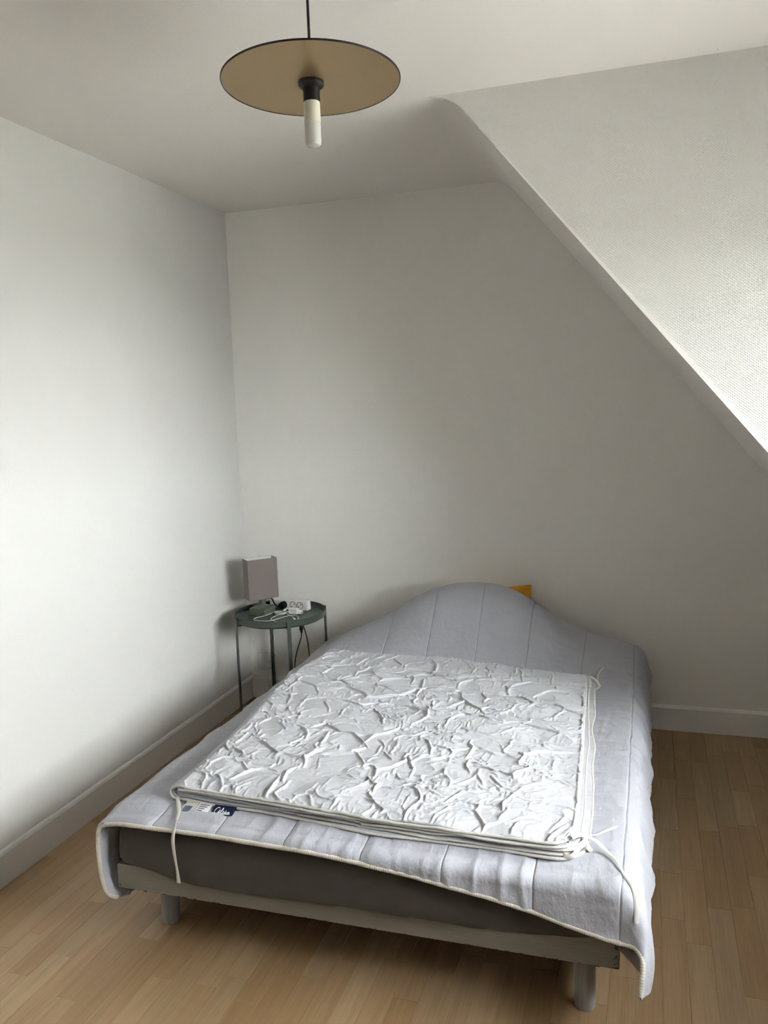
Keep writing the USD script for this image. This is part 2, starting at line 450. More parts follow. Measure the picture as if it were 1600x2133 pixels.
def stave_mesh(s):
    x0, x1, y0, y1, _, dz = s
    g, c = 0.00012, 0.0004
    a, b = np.array([x0 + g, y0 + g]), np.array([x1 - g, y1 - g])
    v = [(a[0], a[1], -0.012), (b[0], a[1], -0.012), (b[0], b[1], -0.012), (a[0], b[1], -0.012),
         (a[0], a[1], -c + dz), (b[0], a[1], -c + dz), (b[0], b[1], -c + dz), (a[0], b[1], -c + dz),
         (a[0] + c, a[1] + c, dz), (b[0] - c, a[1] + c, dz), (b[0] - c, b[1] - c, dz), (a[0] + c, b[1] - c, dz)]
    q = [(0, 3, 2, 1), (0, 1, 5, 4), (1, 2, 6, 5), (2, 3, 7, 6), (3, 0, 4, 7), (4, 5, 9, 8), (5, 6, 10, 9), (6, 7, 11, 10), (7, 4, 8, 11), (8, 9, 10, 11)]
    return trimesh.Trimesh(np.array(v), [t for a_, b_, c_, d_ in q for t in ((a_, b_, c_), (a_, c_, d_))], process=False)


def stave_size(s):
    """How large a stave shows: those under the bed or outside the view show nothing."""
    tot = 0
    for fx in (0.2, 0.5, 0.8):
        for fy in (0.1, 0.3, 0.5, 0.7, 0.9):
            p = np.array([s[0] + (s[1] - s[0]) * fx, s[2] + (s[3] - s[2]) * fy, 0])
            q = pix(p)[0]
            if (p - CAM) @ _f > 0.3 and 0 <= q[0] <= 1600 and 0 <= q[1] <= 2133 and not (0.62 < p[0] < 1.95 and p[1] > -1.35) and not (0.45 < p[0] < 0.63 and p[1] > -1.2):
                tot += (s[1] - s[0]) * (s[3] - s[2]) / ((p - CAM) @ _f) ** 3
    return tot


order = sorted(range(len(staves)), key=lambda i: -stave_size(staves[i]))
n_single = min(290, sum(stave_size(s) > 0 for s in staves))
for i in order[:n_single]:
    obj("stave", stave_mesh(staves[i]), M_staves[staves[i][4]], fl)
obj("remaining_staves", cat(*[stave_mesh(staves[i]) for i in order[n_single:]] + [bx((0, YR, -0.012), (XW, -3.5, 0))]), M_staves[0], fl, kind="stuff")

# ------------------------------------------------------------------ bed
bed = thing("bed_frame", "low grey painted bed frame with scuffed foot rail and round legs", "bed", (1.265, -1.0, 0))


def L(m):
    return moved(m, -1.265, 1.0, 0)


rail = cbox((0.565, -1.975, 0.163), (1.964, -1.945, 0.236), 0.003)
fr_ = obj("foot_rail", L(rail), M_frame, bed)
sc = np.random.default_rng(5)
marks = []
for k in range(60):
    if k < 26:      # worn edges at the right end
        x0 = 1.962 - abs(sc.normal(0, 0.012)); z0 = sc.choice([sc.uniform(0.165, 0.232), 0.231 - abs(sc.normal(0, .004)), 0.168])
    elif k < 29:
        x0 = 0.567 + abs(sc.normal(0, 0.003)); z0 = sc.uniform(0.165, 0.175)
    else:
        x0 = sc.uniform(0.6, 1.9); z0 = 0.1655
    wd, ht = sc.uniform(0.002, 0.010 if k < 34 else 0.03), sc.uniform(0.001, 0.003)
    x1 = min(x0 + wd, 1.9615)
    x0 = max(x1 - wd, 0.568)
    a = np.linspace(0, 2 * np.pi, 7)[:-1]
    pl = Polygon(np.c_[(x0 + x1) / 2 + (x1 - x0) / 2 * np.cos(a) * sc.uniform(.7, 1, 6), z0 + ht * np.sin(a) * sc.uniform(.5, 1, 6)])
    marks.append(extr(pl, -1.9748, -1.9753))
obj("scuff_marks", L(cat(*marks)), M_scuff, fr_, kind="stuff", label="dark chipped paint along the rail's edges")
for s in (0.565, 1.936):
    obj("side_rail", L(cbox((s, -1.945, 0.163), (s + 0.028, -0.05, 0.236), 0.003)), M_frame, bed)
obj("head_rail", L(cbox((0.565, -0.05, 0.163), (1.964, -0.022, 0.236), 0.003)), M_frame, bed)
for k in range(12):
    y = -1.85 + k * 0.15
    obj("slat", L(cbox((0.593, y, 0.222), (1.936, y + 0.06, 0.235), 0.002)), M_rail, bed)
for lx, ly in ((0.655, -1.855), (1.878, -1.90), (0.655, -0.14), (1.878, -0.14)):
    leg = lathe([(0, 0), (0.024, 0), (0.0265, 0.004), (0.0275, 0.163), (0, 0.163)], 32)
    obj("leg", L(moved(leg, lx, ly, 0)), M_leg, bed, smooth=40)

# mattress: soft edged block whose cover bulges over the foot rail in the middle
mm = m3.Manifold.cube((1.386, 1.915, 0.143), True).refine_to_length(0.018)
me = mm.to_mesh()
V, Fc = np.array(me.vert_properties[:, :3], float), np.array(me.tri_verts)
hs = np.array([0.693, 0.9575, 0.0715])
rr = 0.030
core = np.clip(V, -(hs - rr), hs - rr)
dl = V - core
ln = np.linalg.norm(dl, axis=1, keepdims=True)
mx = np.abs(dl).max(1, keepdims=True)
V = core + np.where(ln > 1e-9, dl / np.maximum(ln, 1e-9) * np.minimum(mx, rr), 0)
V = V + [1.262, -1.0055, 0.3095]
mid = np.clip(1 - ((V[:, 0] - 1.20) / 0.70) ** 2, 0, 1)
footy = np.clip((-1.78 - V[:, 1]) / 0.17, 0, 1) ** 2
low = np.clip((0.31 - V[:, 2]) / 0.06, 0, 1)
face = np.clip((-1.948 - V[:, 1]) / 0.010, 0, 1)
V[:, 1] -= 0.004 * footy
V[:, 1] -= footy * (0.012 + 0.026 * mid) * np.sin(np.clip((0.365 - V[:, 2]) / 0.16, 0, 1) * np.pi * 0.6)
V[:, 2] -= face * low * PchipInterpolator([0.5, 0.565, 0.62, 0.70, 0.80, 0.90, 1.0, 1.3, 1.6, 1.87, 1.95, 2.05], [0, 0, 0.006, 0.020, 0.037, 0.040, 0.036, 0.026, 0.028, 0.020, 0.0, 0.0])(V[:, 0])
V[:, 2] += 0.004 * (noise(V * 4, 3) - 0.5) * (V[:, 2] > 0.3)
obj("mattress", trimesh.Trimesh(V, Fc, process=False), M_mattress, smooth=50, label="charcoal fabric mattress on the low grey bed frame", cat="mattress")

# ------------------------------------------------------------------ bedspread
hx = [0.50, 0.58, 0.70, 0.886, 1.0, 1.107, 1.21, 1.319, 1.42, 1.52, 1.60, 1.692, 1.80, 1.904, 1.97, 2.05]
hz = [0.00, 0.02, 0.075, 0.165, 0.235, 0.283, 0.303, 0.308, 0.285, 0.240, 0.190, 0.128, 0.085, 0.063, 0.045, 0.04]
HUMP = PchipInterpolator(hx, hz)
XL, XR, YF = 0.560, 1.955, -1.980


def Qtop(x, y):
    x, y = np.broadcast_arrays(np.asarray(x, float), np.asarray(y, float))
    t = np.clip((-0.20 - y) / 0.44, 0, 1)
    g = (0.5 + 0.5 * np.cos(np.pi * t)) ** 1.05
    back = np.clip((y + 0.20) / 0.085, 0, 1)
    g = g * (1 - 0.55 * back ** 2)
    z = 0.394 + HUMP(np.clip(x, 0.5, 2.05)) * g
    z = z - 0.010 * np.clip((0.66 - x) / 0.10, 0, 1) ** 2 - 0.010 * np.clip((-1.88 - y) / 0.08, 0, 1) ** 2
    return z


def hang_table(R, th, curl, l1, n=400, pm=0.45):
    """Cloth bending over an edge: how far out and down it has gone after a length p."""
    p = np.linspace(0, pm, n)
    ang = np.minimum(p / R, th) + np.clip((p - l1) / 0.12, 0, 1) * curl
    out = np.r_[0, np.cumsum(np.cos(ang[:-1]) * np.diff(p))]
    down = np.r_[0, np.cumsum(np.sin(ang[:-1]) * np.diff(p))]
    return p, out, down


TR = hang_table(0.050, math.radians(74), math.radians(28), 0.16)
TL = hang_table(0.030, math.radians(92), math.radians(14), 0.14)
TF = hang_table(0.022, math.radians(84), 0.0, 0.3)
QM = PchipInterpolator([0.2, 0.50, 0.56, 0.855, 1.17, 1.53, 1.75, 1.96, 2.1, 2.3], [0.018, 0.018, 0.018, 0.020, 0.023, 0.055, 0.087, 0.126, 0.150, 0.145])
SEAMS = [0.71, 0.905, 1.11, 1.325, 1.54, 1.765, 1.968]
A0, A1 = XL - 0.285, XR + 0.295
aa = np.unique(np.round(np.r_[np.arange(A0, A1, 0.0065), np.array(SEAMS)[:, None].repeat(7, 1).ravel() + np.tile(np.array([-0.004, -0.0025, -0.0012, 0, 0.0012, 0.0025, 0.004]), 7), A1], 5))
nb = 330
sb = np.linspace(0, 1, nb)
AA, SB = np.meshgrid(aa, sb, indexing="ij")
BEND = YF - QM(np.clip(AA, 0.2, 2.3)) - 0.004 * (noise(np.stack([AA * 9, AA * 0, AA * 0], -1), 2) - 0.5) - 0.010 * (noise(np.stack([AA * 3.1, AA * 0, AA * 0], -1), 6) - 0.5)
# rounded corner at the foot of the left overhang
cl = np.clip((A0 + 0.07 - AA) / 0.07, 0, 1)
BEND = BEND + 0.07 * (1 - np.sqrt(np.maximum(1 - cl ** 2, 0)))
BB = -0.118 + (BEND + 0.118) * SB


def step(t):
    t = np.clip(t, 0, 1)
    return t * t * (3 - 2 * t)


def cloth_point(a, b):
    xa, yb = np.clip(a, XL, XR), np.maximum(b, YF)
    z = Qtop(xa, yb)
    pr, pl, q = np.maximum(a - XR, 0), np.maximum(XL - a, 0), np.maximum(YF - b, 0)
    # the overhang reaches lower along the sides than at the foot corners
    long = np.clip((b + 1.93) / 0.25, 0, 1)
    qn = np.clip(q / 0.14, 0, 1)
    pr, pl = pr * (1 + 0.22 * long - 0.16 * step(qn)), pl * (1 + 0.30 * long)
    ox = np.interp(pr, TR[0], TR[1]) - np.interp(pl, TL[0], TL[1])
    dx = np.interp(pr, TR[0], TR[2]) + np.interp(pl, TL[0], TL[2])
    oy, dy = np.interp(q, TF[0], TF[1]), np.interp(q, TF[0], TF[2])
    w = step((pr - 0.02) / 0.25)            # past the corner the side panel runs on forward instead of bending down
    oy, dy = oy * (1 - w) + 0.80 * q * w, dy * (1 - 0.85 * w)
    z = z - np.sqrt(dx ** 2 + dy ** 2)
    wave = 0.010 * (np.sin(yb * 21 + 1.5 * np.sin(yb * 7)) + 0.6 * np.sin(yb * 47 + 1)) * (np.clip(pr / 0.12, 0, 1) * 0.6 + np.clip(pl / 0.10, 0, 1) * 0.8)
    x = xa + ox + wave * np.where(pl > 0, -1, 1) * 0.7 - 0.035 * qn * step((pr - 0.10) / 0.14)
    tuck = np.clip((pr - 0.17) / 0.12, 0, 1) * np.clip((yb + 1.97) / 0.16, 0, 1)
    return np.stack([x - 0.06 * tuck, yb - oy, z], -1)


P = cloth_point(AA, BB)
# clearance: never under the floor
Nq = grid_normals(P)
if Nq[len(aa) // 2, nb // 2, 2] < 0:
    P = P[:, ::-1]
    AA, BB = AA[:, ::-1], BB[:, ::-1]
    Nq = grid_normals(P)
ds = np.min(np.abs(AA[..., None] - np.array(SEAMS) - 0.0025 * (noise(np.stack([BB * 8, BB * 0, BB * 0], -1), 4) - 0.5)[..., None]), -1)
seam = np.exp(-(ds / 0.0020) ** 2)
puff = 0.0035 * np.clip(ds / 0.05, 0, 1) ** 0.6
W3 = np.stack([AA, BB, 0 * AA], -1)
edge = np.clip((BB - BEND[:, ::1].min()) / 0.1, 0, 1)
wr = 0.009 * (fbm(W3 * [5, 3, 1], 3, 21) - 0.5)
ang = fbm(W3 * 3, 2, 44)
rg = 1 - np.abs(2 * noise(W3 * [26, 9, 1] + 2.0 * ang[..., None], 31) - 1)
rg2 = 1 - np.abs(2 * noise(W3 * [9, 30, 1] + 2.0 * ang[..., None], 33) - 1)
m1 = np.clip(fbm(W3 * 4 + 7, 2, 9) * 2.2 - 0.8, 0, 1)
side = np.clip((AA - 1.80) / 0.15, 0, 1)
lside = np.clip((0.62 - AA) / 0.06, 0, 1)
foot = np.clip((-1.80 - BB) / 0.1, 0, 1)
wr += 0.0034 * rg ** 5 * m1 + 0.0030 * rg2 ** 5 * (1 - m1) * 0.7 + 0.0016 * (1 - np.abs(2 * noise(W3 * [60, 18, 1] + 3.0 * ang[..., None], 35) - 1)) ** 4 * m1
wr += side * (0.0060 * (1 - np.abs(2 * noise(W3 * [4, 13, 1] + ang[..., None] * 1.5, 51) - 1)) ** 2.0 + 0.004 * (fbm(W3 * [10, 16, 1], 3, 52) - 0.5))
wr += lside * 0.012 * (noise(W3 * [2, 11, 1], 61) - 0.5)
wr += foot * (0.0050 * (1 - np.abs(2 * noise(W3 * [17, 3, 1] + ang[..., None], 71) - 1)) ** 3)
tight = 1 - 0.55 * np.clip((BB + 0.60) / 0.2, 0, 1)
calm = 1 - 1.0 * np.clip((AA - XR - 0.08) / 0.1, 0, 1) * np.clip((-1.75 - BB) / 0.15, 0, 1)
P = P + Nq * (puff - 0.0022 * seam + wr * tight * calm)[..., None]
soft = (np.clip((AA - XR - 0.01) / 0.05, 0, 1) * np.clip((-1.94 - BB) / 0.05, 0, 1))[..., None]
P = P + soft * (np.stack([gaussian_filter(P[..., k], (5, 4), mode="nearest") for k in range(3)], -1) - P)
Nq = Nq + soft * (grid_normals(P) - Nq)
P[..., 2] = np.maximum(P[..., 2], 0.016)
qd = thing("bedspread", "large white quilted bedspread draped over the whole bed", "bedspread", (1.265, -1.0, 0))
thick = 0.010 - 0.006 * np.clip((AA - XR - 0.12) / 0.1, 0, 1) * np.clip((-1.85 - BB) / 0.1, 0, 1)
obj("quilted_cover", L(shell(P, thick)), M_quilt, qd, smooth=60)


def rope(path, r, n=10, pitch=0.006, depth=0.07, step=0.0016, seed=1):
    """Cord piping with the small gathers of its stitching."""
    path = np.array(path)
    s = np.r_[0, np.cumsum(np.linalg.norm(np.diff(path, axis=0), axis=1))]
    q = np.arange(0, s[-1], step)
    p = np.stack([np.interp(q, s, path[:, k]) for k in range(3)], 1)
    rad = r * (1 + depth * np.sin(2 * np.pi * q / pitch + 2 * noise(np.stack([q * 30, 0 * q, 0 * q], -1), seed)) + 0.10 * (noise(np.stack([q * 60, 0 * q, 0 * q], -1), seed + 1) - 0.5))
    return tube(p, rad, n)


hem_i = 0 if BB[0, 0] < BB[0, -1] else -1
out_ = P[:, hem_i] - P[:, 2 if hem_i == 0 else -3]
out_ /= np.linalg.norm(out_, axis=1, keepdims=True) + 1e-9
hem = (P - Nq * 0.004)[:, hem_i] + out_ * 0.003
hem = hem[np.r_[True, np.linalg.norm(np.diff(hem, axis=0), axis=1) > 0.002]]
hem = np.stack([gaussian_filter(hem[:, k], 3) for k in range(3)], 1)
obj("piping", L(rope(hem, 0.0062)), M_piping, qd, smooth=60, label="cream corded piping along the foot hem")

# ------------------------------------------------------------------ folded duvet


def sim_cloth(nu, nv, h, steps=70, sweeps=5, seed=3):
    """Crumpled top sheet of the duvet: position based cloth, cut too large for its outline, over soft quilted puffs."""
    rng = np.random.default_rng(seed)
    U, V = np.meshgrid(np.arange(nu) * h, np.arange(nv) * h, indexing="ij")
    P2 = np.stack([U, V, 0 * U], -1)
    n1, n2 = fbm(P2 * 5 + [3, 1, 0], 3, 11), fbm(P2 * 5 + [9, 4, 2], 3, 12)
    LU, LV = (nu - 1) * h, (nv - 1) * h
    sm = [0.215, 0.41, 0.60, 0.80, 1.0, 1.17]
    lines = np.array([0] + sm + [LV])
    k = np.clip(np.searchsorted(lines, V, side="right") - 1, 0, len(lines) - 2)
    t = (V - lines[k]) / (lines[k + 1] - lines[k])
    puff = (4 * t * (1 - t)) ** 0.6 * (0.005 + 0.012 * noise(np.stack([U * 2.2, V * 2.2, 0 * U], -1), 5)) + 0.012 * (fbm(P2 * 11, 2, 17) - 0.35)
    puff = np.maximum(puff, 0)
    eu, ev = 0.050 + 0.13 * np.clip(n1 - 0.3, 0, 1), 0.045 + 0.13 * np.clip(n2 - 0.3, 0, 1)
    X = P2.copy()
    X[..., 2] = puff
    Vel = np.zeros_like(X)
    pin = np.zeros((nu, nv), bool)
    pin[[0, -1], :] = 1
    pin[:, [0, -1]] = 1
    fixed = np.stack([U, V, np.full_like(U, 0.002)], -1)
    sj = [int(round(s / h)) for s in sm]
    ramp = np.clip(np.minimum(np.minimum(U, LU - U), np.minimum(V, LV - V)) / 0.03, 0, 1)

    def pairs(di, dj):
        out = []
        for par in (0, 1):
            if di == 0:
                js = np.array([j for j in range(nv - dj) if (j // dj) % 2 == par])
                out.append(((slice(None), js), (slice(None), js + dj)))
            elif dj == 0:
                ii = np.array([i for i in range(nu - di) if (i // di) % 2 == par])
                out.append(((ii, slice(None)), (ii + di, slice(None))))
            else:
                ii = np.arange(par, nu - 1, 2)
                out.append(((ii, slice(0, nv - 1)), (ii + 1, slice(1, nv))) if dj > 0 else ((ii, slice(1, nv)), (ii + 1, slice(0, nv - 1))))
        return out

    def solve(P, A, B, rest, s):
        d = P[B] - P[A]
        l = np.sqrt((d * d).sum(-1)) + 1e-9
        c = (s * 0.5 * (l - rest) / l)[..., None] * d
        P[A] += c
        P[B] -= c

    su, sv, dd, bu, bv = pairs(1, 0), pairs(0, 1), pairs(1, 1) + pairs(1, -1), pairs(2, 0), pairs(0, 2)
    dt = 0.02
    for it in range(steps):
        f = min(1, (it + 1) / (steps * 0.55))
        RU, RV = h * (1 + eu * f), h * (1 + ev * f)
        RD = np.sqrt(RU ** 2 + RV ** 2)
        Vel *= 0.93
        Vel[..., 2] -= 9.8 * dt * 0.045
        P = X + Vel * dt
        if f < 1:
            g = gaussian_filter(rng.standard_normal((nu, nv)), sigma=2.3)
            P[..., 2] += 0.0019 * g / g.std()
        for s in range(sweeps):
            for A, B in su:
                solve(P, A, B, RU[A], 1.0)
            for A, B in sv:
                solve(P, A, B, RV[A], 1.0)
            for A, B in dd:
                solve(P, A, B, RD[A], 0.5)
            for A, B in bu:
                solve(P, A, B, 2 * RU[A], 0.12)
            for A, B in bv:
                solve(P, A, B, 2 * RV[A], 0.12)
            P[..., 2] = np.clip(P[..., 2], puff, puff + 0.003 + 0.015 * ramp)
            for j in sj:
                P[:, j, 2] = np.minimum(P[:, j, 2], 0.005 + 0.004 * n1[:, j])
                P[:, j, 1] += 0.6 * (V[:, j] - P[:, j, 1])
            P[pin] = fixed[pin]
        Vel, X = (P - X) / dt, P
    X = np.stack([gaussian_filter(zoom(X[..., k], 1.5, order=3), 0.55) for k in range(3)], -1)
    return X, LU, LV


SX, LU, LV = sim_cloth(288, 333, 0.004)
du = thing("folded_duvet", "crumpled white duvet folded into a thick rectangle on the bedspread", "duvet", (1.265, -1.2, 0.40))


def D(m):
    return moved(m, -1.265, 1.2, -0.40)


LEFT = PchipInterpolator([-1.95, -1.876, -1.694, -1.393, -0.871, -0.518, -0.4], [0.698, 0.698, 0.697, 0.675, 0.625, 0.665, 0.67])
RIGHT = PchipInterpolator([-1.95, -1.928, -1.516, -1.14, -0.662, -0.5], [1.853, 1.853, 1.840, 1.820, 1.797, 1.79])
FRONT = PchipInterpolator([0.6, 0.70, 1.024, 1.368, 1.623, 1.855, 1.95], [-1.872, -1.876, -1.896, -1.922, -1.925, -1.928, -1.93])
BACK = PchipInterpolator([0.5, 0.676, 0.941, 1.26, 1.564, 1.797, 1.9], [-0.52, -0.53, -0.578, -0.585, -0.620, -0.664, -0.67])


def place(uf, vf):
    """Duvet coordinates, 0..1 from left to right and from foot to head, on the bed."""
    x0 = 0.68 + uf * 1.14
    y = FRONT(x0) + (BACK(x0) - FRONT(x0)) * vf
    x = LEFT(y) + (RIGHT(y) - LEFT(y)) * uf
    return x, y


def sheet(off, uf, vf, dx=0.0, dy=0.0, amp=0.002, seed=1, lift=None):
    x, y = place(uf, vf)
    w3 = np.stack([x * 9, y * 9, 0 * x], -1)
    z = Qtop(x, y) + 0.011 + off + amp * 2 * (fbm(w3, 3, seed) - 0.5) + (lift if lift is not None else 0)
    return np.stack([x + dx, y + dy, z], -1)


TOP = 0.043


def u_turn(zc, rad, inset, nv, vf, seed, n=14, thick=0.007):
    """The rounded fold along the left side."""
    th = np.linspace(-np.pi / 2, np.pi / 2, n)
    TH, VF = np.meshgrid(th, vf, indexing="ij")
    x, y = place(np.full_like(VF, 0.0), VF)
    wob = 0.004 * (noise(np.stack([y * 14, 0 * y, 0 * y], -1), seed) - 0.5)
    return np.stack([x + inset + rad - np.cos(TH) * rad * 1.25 + wob, y, Qtop(x, y) + 0.011 + zc + np.sin(TH) * rad], -1)


# top layer: the simulated sheet, continued round the fold at its left
nu, nv, _ = SX.shape
uf, vf = SX[..., 0] / LU, SX[..., 1] / LV
WX = np.stack([uf * LU, vf * LV, 0 * uf], -1)
wrp = fbm(WX * 6, 2, 81)[..., None] * [3.0, 3.0, 0]
fine = 0.0034 * (1 - np.abs(2 * noise(WX * [24, 30, 1] + wrp, 82) - 1)) ** 6 + 0.0020 * (1 - np.abs(2 * noise(WX * [62, 44, 1] + 1.5 * wrp, 83) - 1)) ** 4
fine *= np.clip(fbm(WX * 7, 2, 84) * 2.4 - 0.45, 0.2, 1)
front_sag = np.interp(uf[:, :1], [0, 0.06, 0.3, 0.7, 1.0], [0.0, -0.004, -0.002, -0.004, -0.004])
Ptop = sheet(TOP - 0.002, uf, vf, amp=0.0015, seed=4) + np.stack([0 * uf, 0 * uf, SX[..., 2] + fine + front_sag * (1 - vf)], -1)
fold_r = TOP / 2
fade = np.clip(uf / 0.03, 0, 1)
vrow = np.linspace(0, 1, nv)
ut = u_turn(fold_r, fold_r, 0.0, nv, vrow, 8)[::-1]      # from the top down
arc = ut[::-1]
# blend the sheet's first columns into the turn
nbld = 10
w = np.linspace(0, 1, nbld)[:, None, None]
end = arc[-1] + [0.004, 0, 0.0]
Ptop[:nbld, :, 2] = (1 - w[..., 0]) * arc[-1][None, :, 2] + w[..., 0] * Ptop[:nbld, :, 2]
Ptop[..., 0] += (fold_r * np.clip(1 - uf / 0.08, 0, 1))
cq = (np.clip((uf - 0.955) / 0.045, 0, 1) * np.clip((0.045 - vf) / 0.045, 0, 1)) ** 1.5
Ptop[..., 0] -= 0.022 * cq
Ptop[..., 1] += 0.022 * cq
Pall = np.concatenate([arc[:-1], Ptop], 0)
obj("top_layer", D(shell(Pall, 0.006)), M_duvet, du, smooth=60, label="crumpled top layer with stitched lines")


def layer(name, off, seed, inset_r=0.0, inset_f=0.0, amp=0.0025, step=0.013, lift=None, u0=0.02, wave=0.006, bk=1.0):
    uu, vv = np.meshgrid(np.linspace(u0, 1, int(1.15 / step)), np.linspace(0, bk, int(1.33 / step)), indexing="ij")
    x, y = place(uu, vv)
    ex = (wave * (noise(np.stack([y * 7, 0 * y, 0 * y], -1), seed) - 0.5) * 2 - inset_r) * np.clip((uu - 0.9) / 0.1, 0, 1)
    ey = (wave * (noise(np.stack([x * 6, 0 * x, 0 * x], -1), seed + 5) - 0.5) * 2 + inset_f) * np.clip((0.1 - vv) / 0.1, 0, 1)
    g = sheet(off, uu, vv, ex, ey, amp, seed, None if lift is None else lift(x, y))
    cq = (np.clip((uu - 0.955) / 0.045, 0, 1) * np.clip((0.045 - vv) / 0.045, 0, 1)) ** 1.5
    g[..., 0] -= 0.022 * cq
    g[..., 1] += 0.022 * cq
    obj(name, D(shell(g, 0.006)), M_duvet, du, smooth=60)
    return g


def frill(x, y):
    """Loose rumpling of the layers' open edges."""
    e = np.exp(-((y - FRONT(x)) / 0.05) ** 2) + np.exp(-((RIGHT(y) - x) / 0.04) ** 2)
    return 0.006 * e * (noise(np.stack([x * 22, y * 22, 0 * x], -1), 77) - 0.4)


g_up = layer("folded_layer", TOP - 0.009, 12, -0.012, 0.0, 0.001, lift=lambda x, y: 0.4 * frill(x, y) - 0.004 * np.clip((x - 1.2) / 0.6, 0, 1))
g_m1 = layer("folded_layer", 0.021, 23, -0.030, 0.006, 0.002, lift=frill)
g_m2 = layer("folded_layer", 0.012, 34, -0.018, 0.004, 0.0015, lift=lambda x, y: 0.5 * frill(x, y))
g_lo = layer("folded_layer", 0.0035, 45, -0.026, 0.0, 0.001)
for zc, rad, ins, sd in ((0.0215, 0.0145, 0.010, 3), (0.021, 0.0085, 0.020, 5)):
    g = u_turn(zc, rad, ins, 0, np.linspace(0, 1, 110), sd)
    tail = []
    for xx in (0.02, 0.045, 0.075, 0.11):
        tail.append(g[-1] + [xx, 0, 0.001 * math.sin(xx * 90)])
    head = [g[0] + [xx, 0, 0.001 * math.sin(xx * 70)] for xx in (0.11, 0.075, 0.045, 0.02)]
    obj("inner_fold", D(shell(np.concatenate([np.array(head), g, np.array(tail)], 0), 0.004)), M_duvet, du, smooth=60)


def piping(path, seed, r=0.0042):
    path = np.array(path)
    path = np.stack([gaussian_filter(path[:, k], 1.2) for k in range(3)], 1)
    return obj("piping", D(rope(path, r, 8, 0.011, 0.08, 0.004, seed)), M_tape, du, smooth=60)


def around(g, side=True):
    """Front edge of a layer, then its right edge up to the head."""
    f = g[:, 0] + [0, -0.0015, -0.003]
    return np.concatenate([f, g[-1, 1:] + [0.0015, 0, -0.003]]) if side else f


piping(around(Pall)[::2], 1, 0.0040)
piping(around(g_up), 2, 0.0038)
piping(around(g_m1)[len(g_m1) // 2:], 4, 0.0036)
piping(around(g_m2)[len(g_m2) // 3:], 8, 0.0034)
piping(around(g_lo), 3, 0.0045)


def on_cloth(pts):
    """Tape points (cloth a, cloth b, extra height) laid on the finished bedspread."""
    out = []
    for a, b, e in pts:
        k = np.argmin((AA - a) ** 2 + (BB - b) ** 2)
        out.append(P.reshape(-1, 3)[k] + Nq.reshape(-1, 3)[k] * 0.003 + [0, 0, e])
    return out


def tie(path, up, w=0.011, **k):
    obj("tie_tape", D(ribbon(path, w, up, **k)), M_tape, du, smooth=60)


# tape at the front left corner: over the hem and down in front of the mattress
q0 = on_cloth([(0.712, -1.868, 0.010), (0.735, -1.900, 0.004), (0.760, -1.940, 0.002), (0.776, -1.975, 0.003)])
tie(q0 + [[0.786, -2.006, 0.386], [0.786, -2.016, 0.362], [0.788, -2.017, 0.320], [0.792, -2.016, 0.275], [0.795, -2.016, 0.236]],
    [(0, -0.3, 1)] * 16 + [(0, -1, 0.2)] * 24, 0.012, taper=[(0, 1), (0.35, 1), (0.45, 0.6), (0.62, 0.95), (0.85, 0.6), (1, 1)])
# tapes at the front right corner
tie(on_cloth([(1.846, -1.900, 0.046), (1.872, -1.880, 0.040), (1.893, -1.868, 0.030), (1.912, -1.872, 0.016), (1.926, -1.882, 0.006), (1.950, -1.910, 0.004), (1.970, -1.945, 0.002), (1.985, -1.978, 0.002), (1.998, -2.004, 0.001), (2.012, -2.028, 0.001), (2.022, -2.050, 0.001)]),
    (0.15, -0.55, 0.85), 0.011, n=60, taper=[(0, 1.2), (0.2, 0.7), (0.35, 1), (0.6, 0.6), (0.8, 0.9), (1, 0.9)])
tie(on_cloth([(1.881, -1.845, 0.026), (1.900, -1.815, 0.012), (1.915, -1.785, 0.003), (1.935, -1.755, 0.002), (1.952, -1.735, 0.003)]), (0, -0.4, 1), 0.009, taper=[(0, .8), (.4, .5), (.8, 1), (1, .8)])
tie(on_cloth([(1.872, -1.875, 0.034), (1.883, -1.885, 0.026), (1.889, -1.885, 0.012), (1.893, -1.872, 0.003)]), (0.3, -0.9, 0.5), 0.011)
tie(on_cloth([(1.826, -1.905, 0.020), (1.832, -1.925, 0.012), (1.842, -1.928, 0.009), (1.856, -1.922, 0.012), (1.862, -1.905, 0.018), (1.850, -1.885, 0.026)]), (0.1, -1, 0.15), 0.013)
tie(on_cloth([(1.768, -1.915, 0.008), (1.778, -1.928, 0.006), (1.792, -1.928, 0.007), (1.806, -1.915, 0.012), (1.835, -1.905, 0.018)]), (0.1, -0.9, 0.4), 0.011)
tie(on_cloth([(1.832, -1.915, 0.030), (1.856, -1.905, 0.024), (1.872, -1.890, 0.026), (1.878, -1.872, 0.034)]), (0, -0.8, 0.5), 0.011)
# tapes at the back right corner
tie(on_cloth([(1.795, -0.665, 0.052), (1.808, -0.685, 0.050), (1.815, -0.72, 0.044), (1.816, -0.76, 0.036)]), (0.3, -0.2, 1), 0.010)
tie(on_cloth([(1.806, -0.66, 0.048), (1.826, -0.655, 0.034), (1.842, -0.665, 0.020), (1.850, -0.668, 0.010)]), (0, -0.4, 1), 0.010)
tie(on_cloth([(1.846, -0.665, 0.014), (1.838, -0.59, 0.010), (1.837, -0.545, 0.006), (1.844, -0.50, 0.003), (1.857, -0.466, 0.003)]), (0.6, -0.4, 0.8), 0.008)
tie(on_cloth([(1.850, -0.668, 0.012), (1.838, -0.715, 0.014), (1.825, -0.76, 0.020), (1.816, -0.86, 0.026)]), (0.2, -0.3, 1), 0.008)


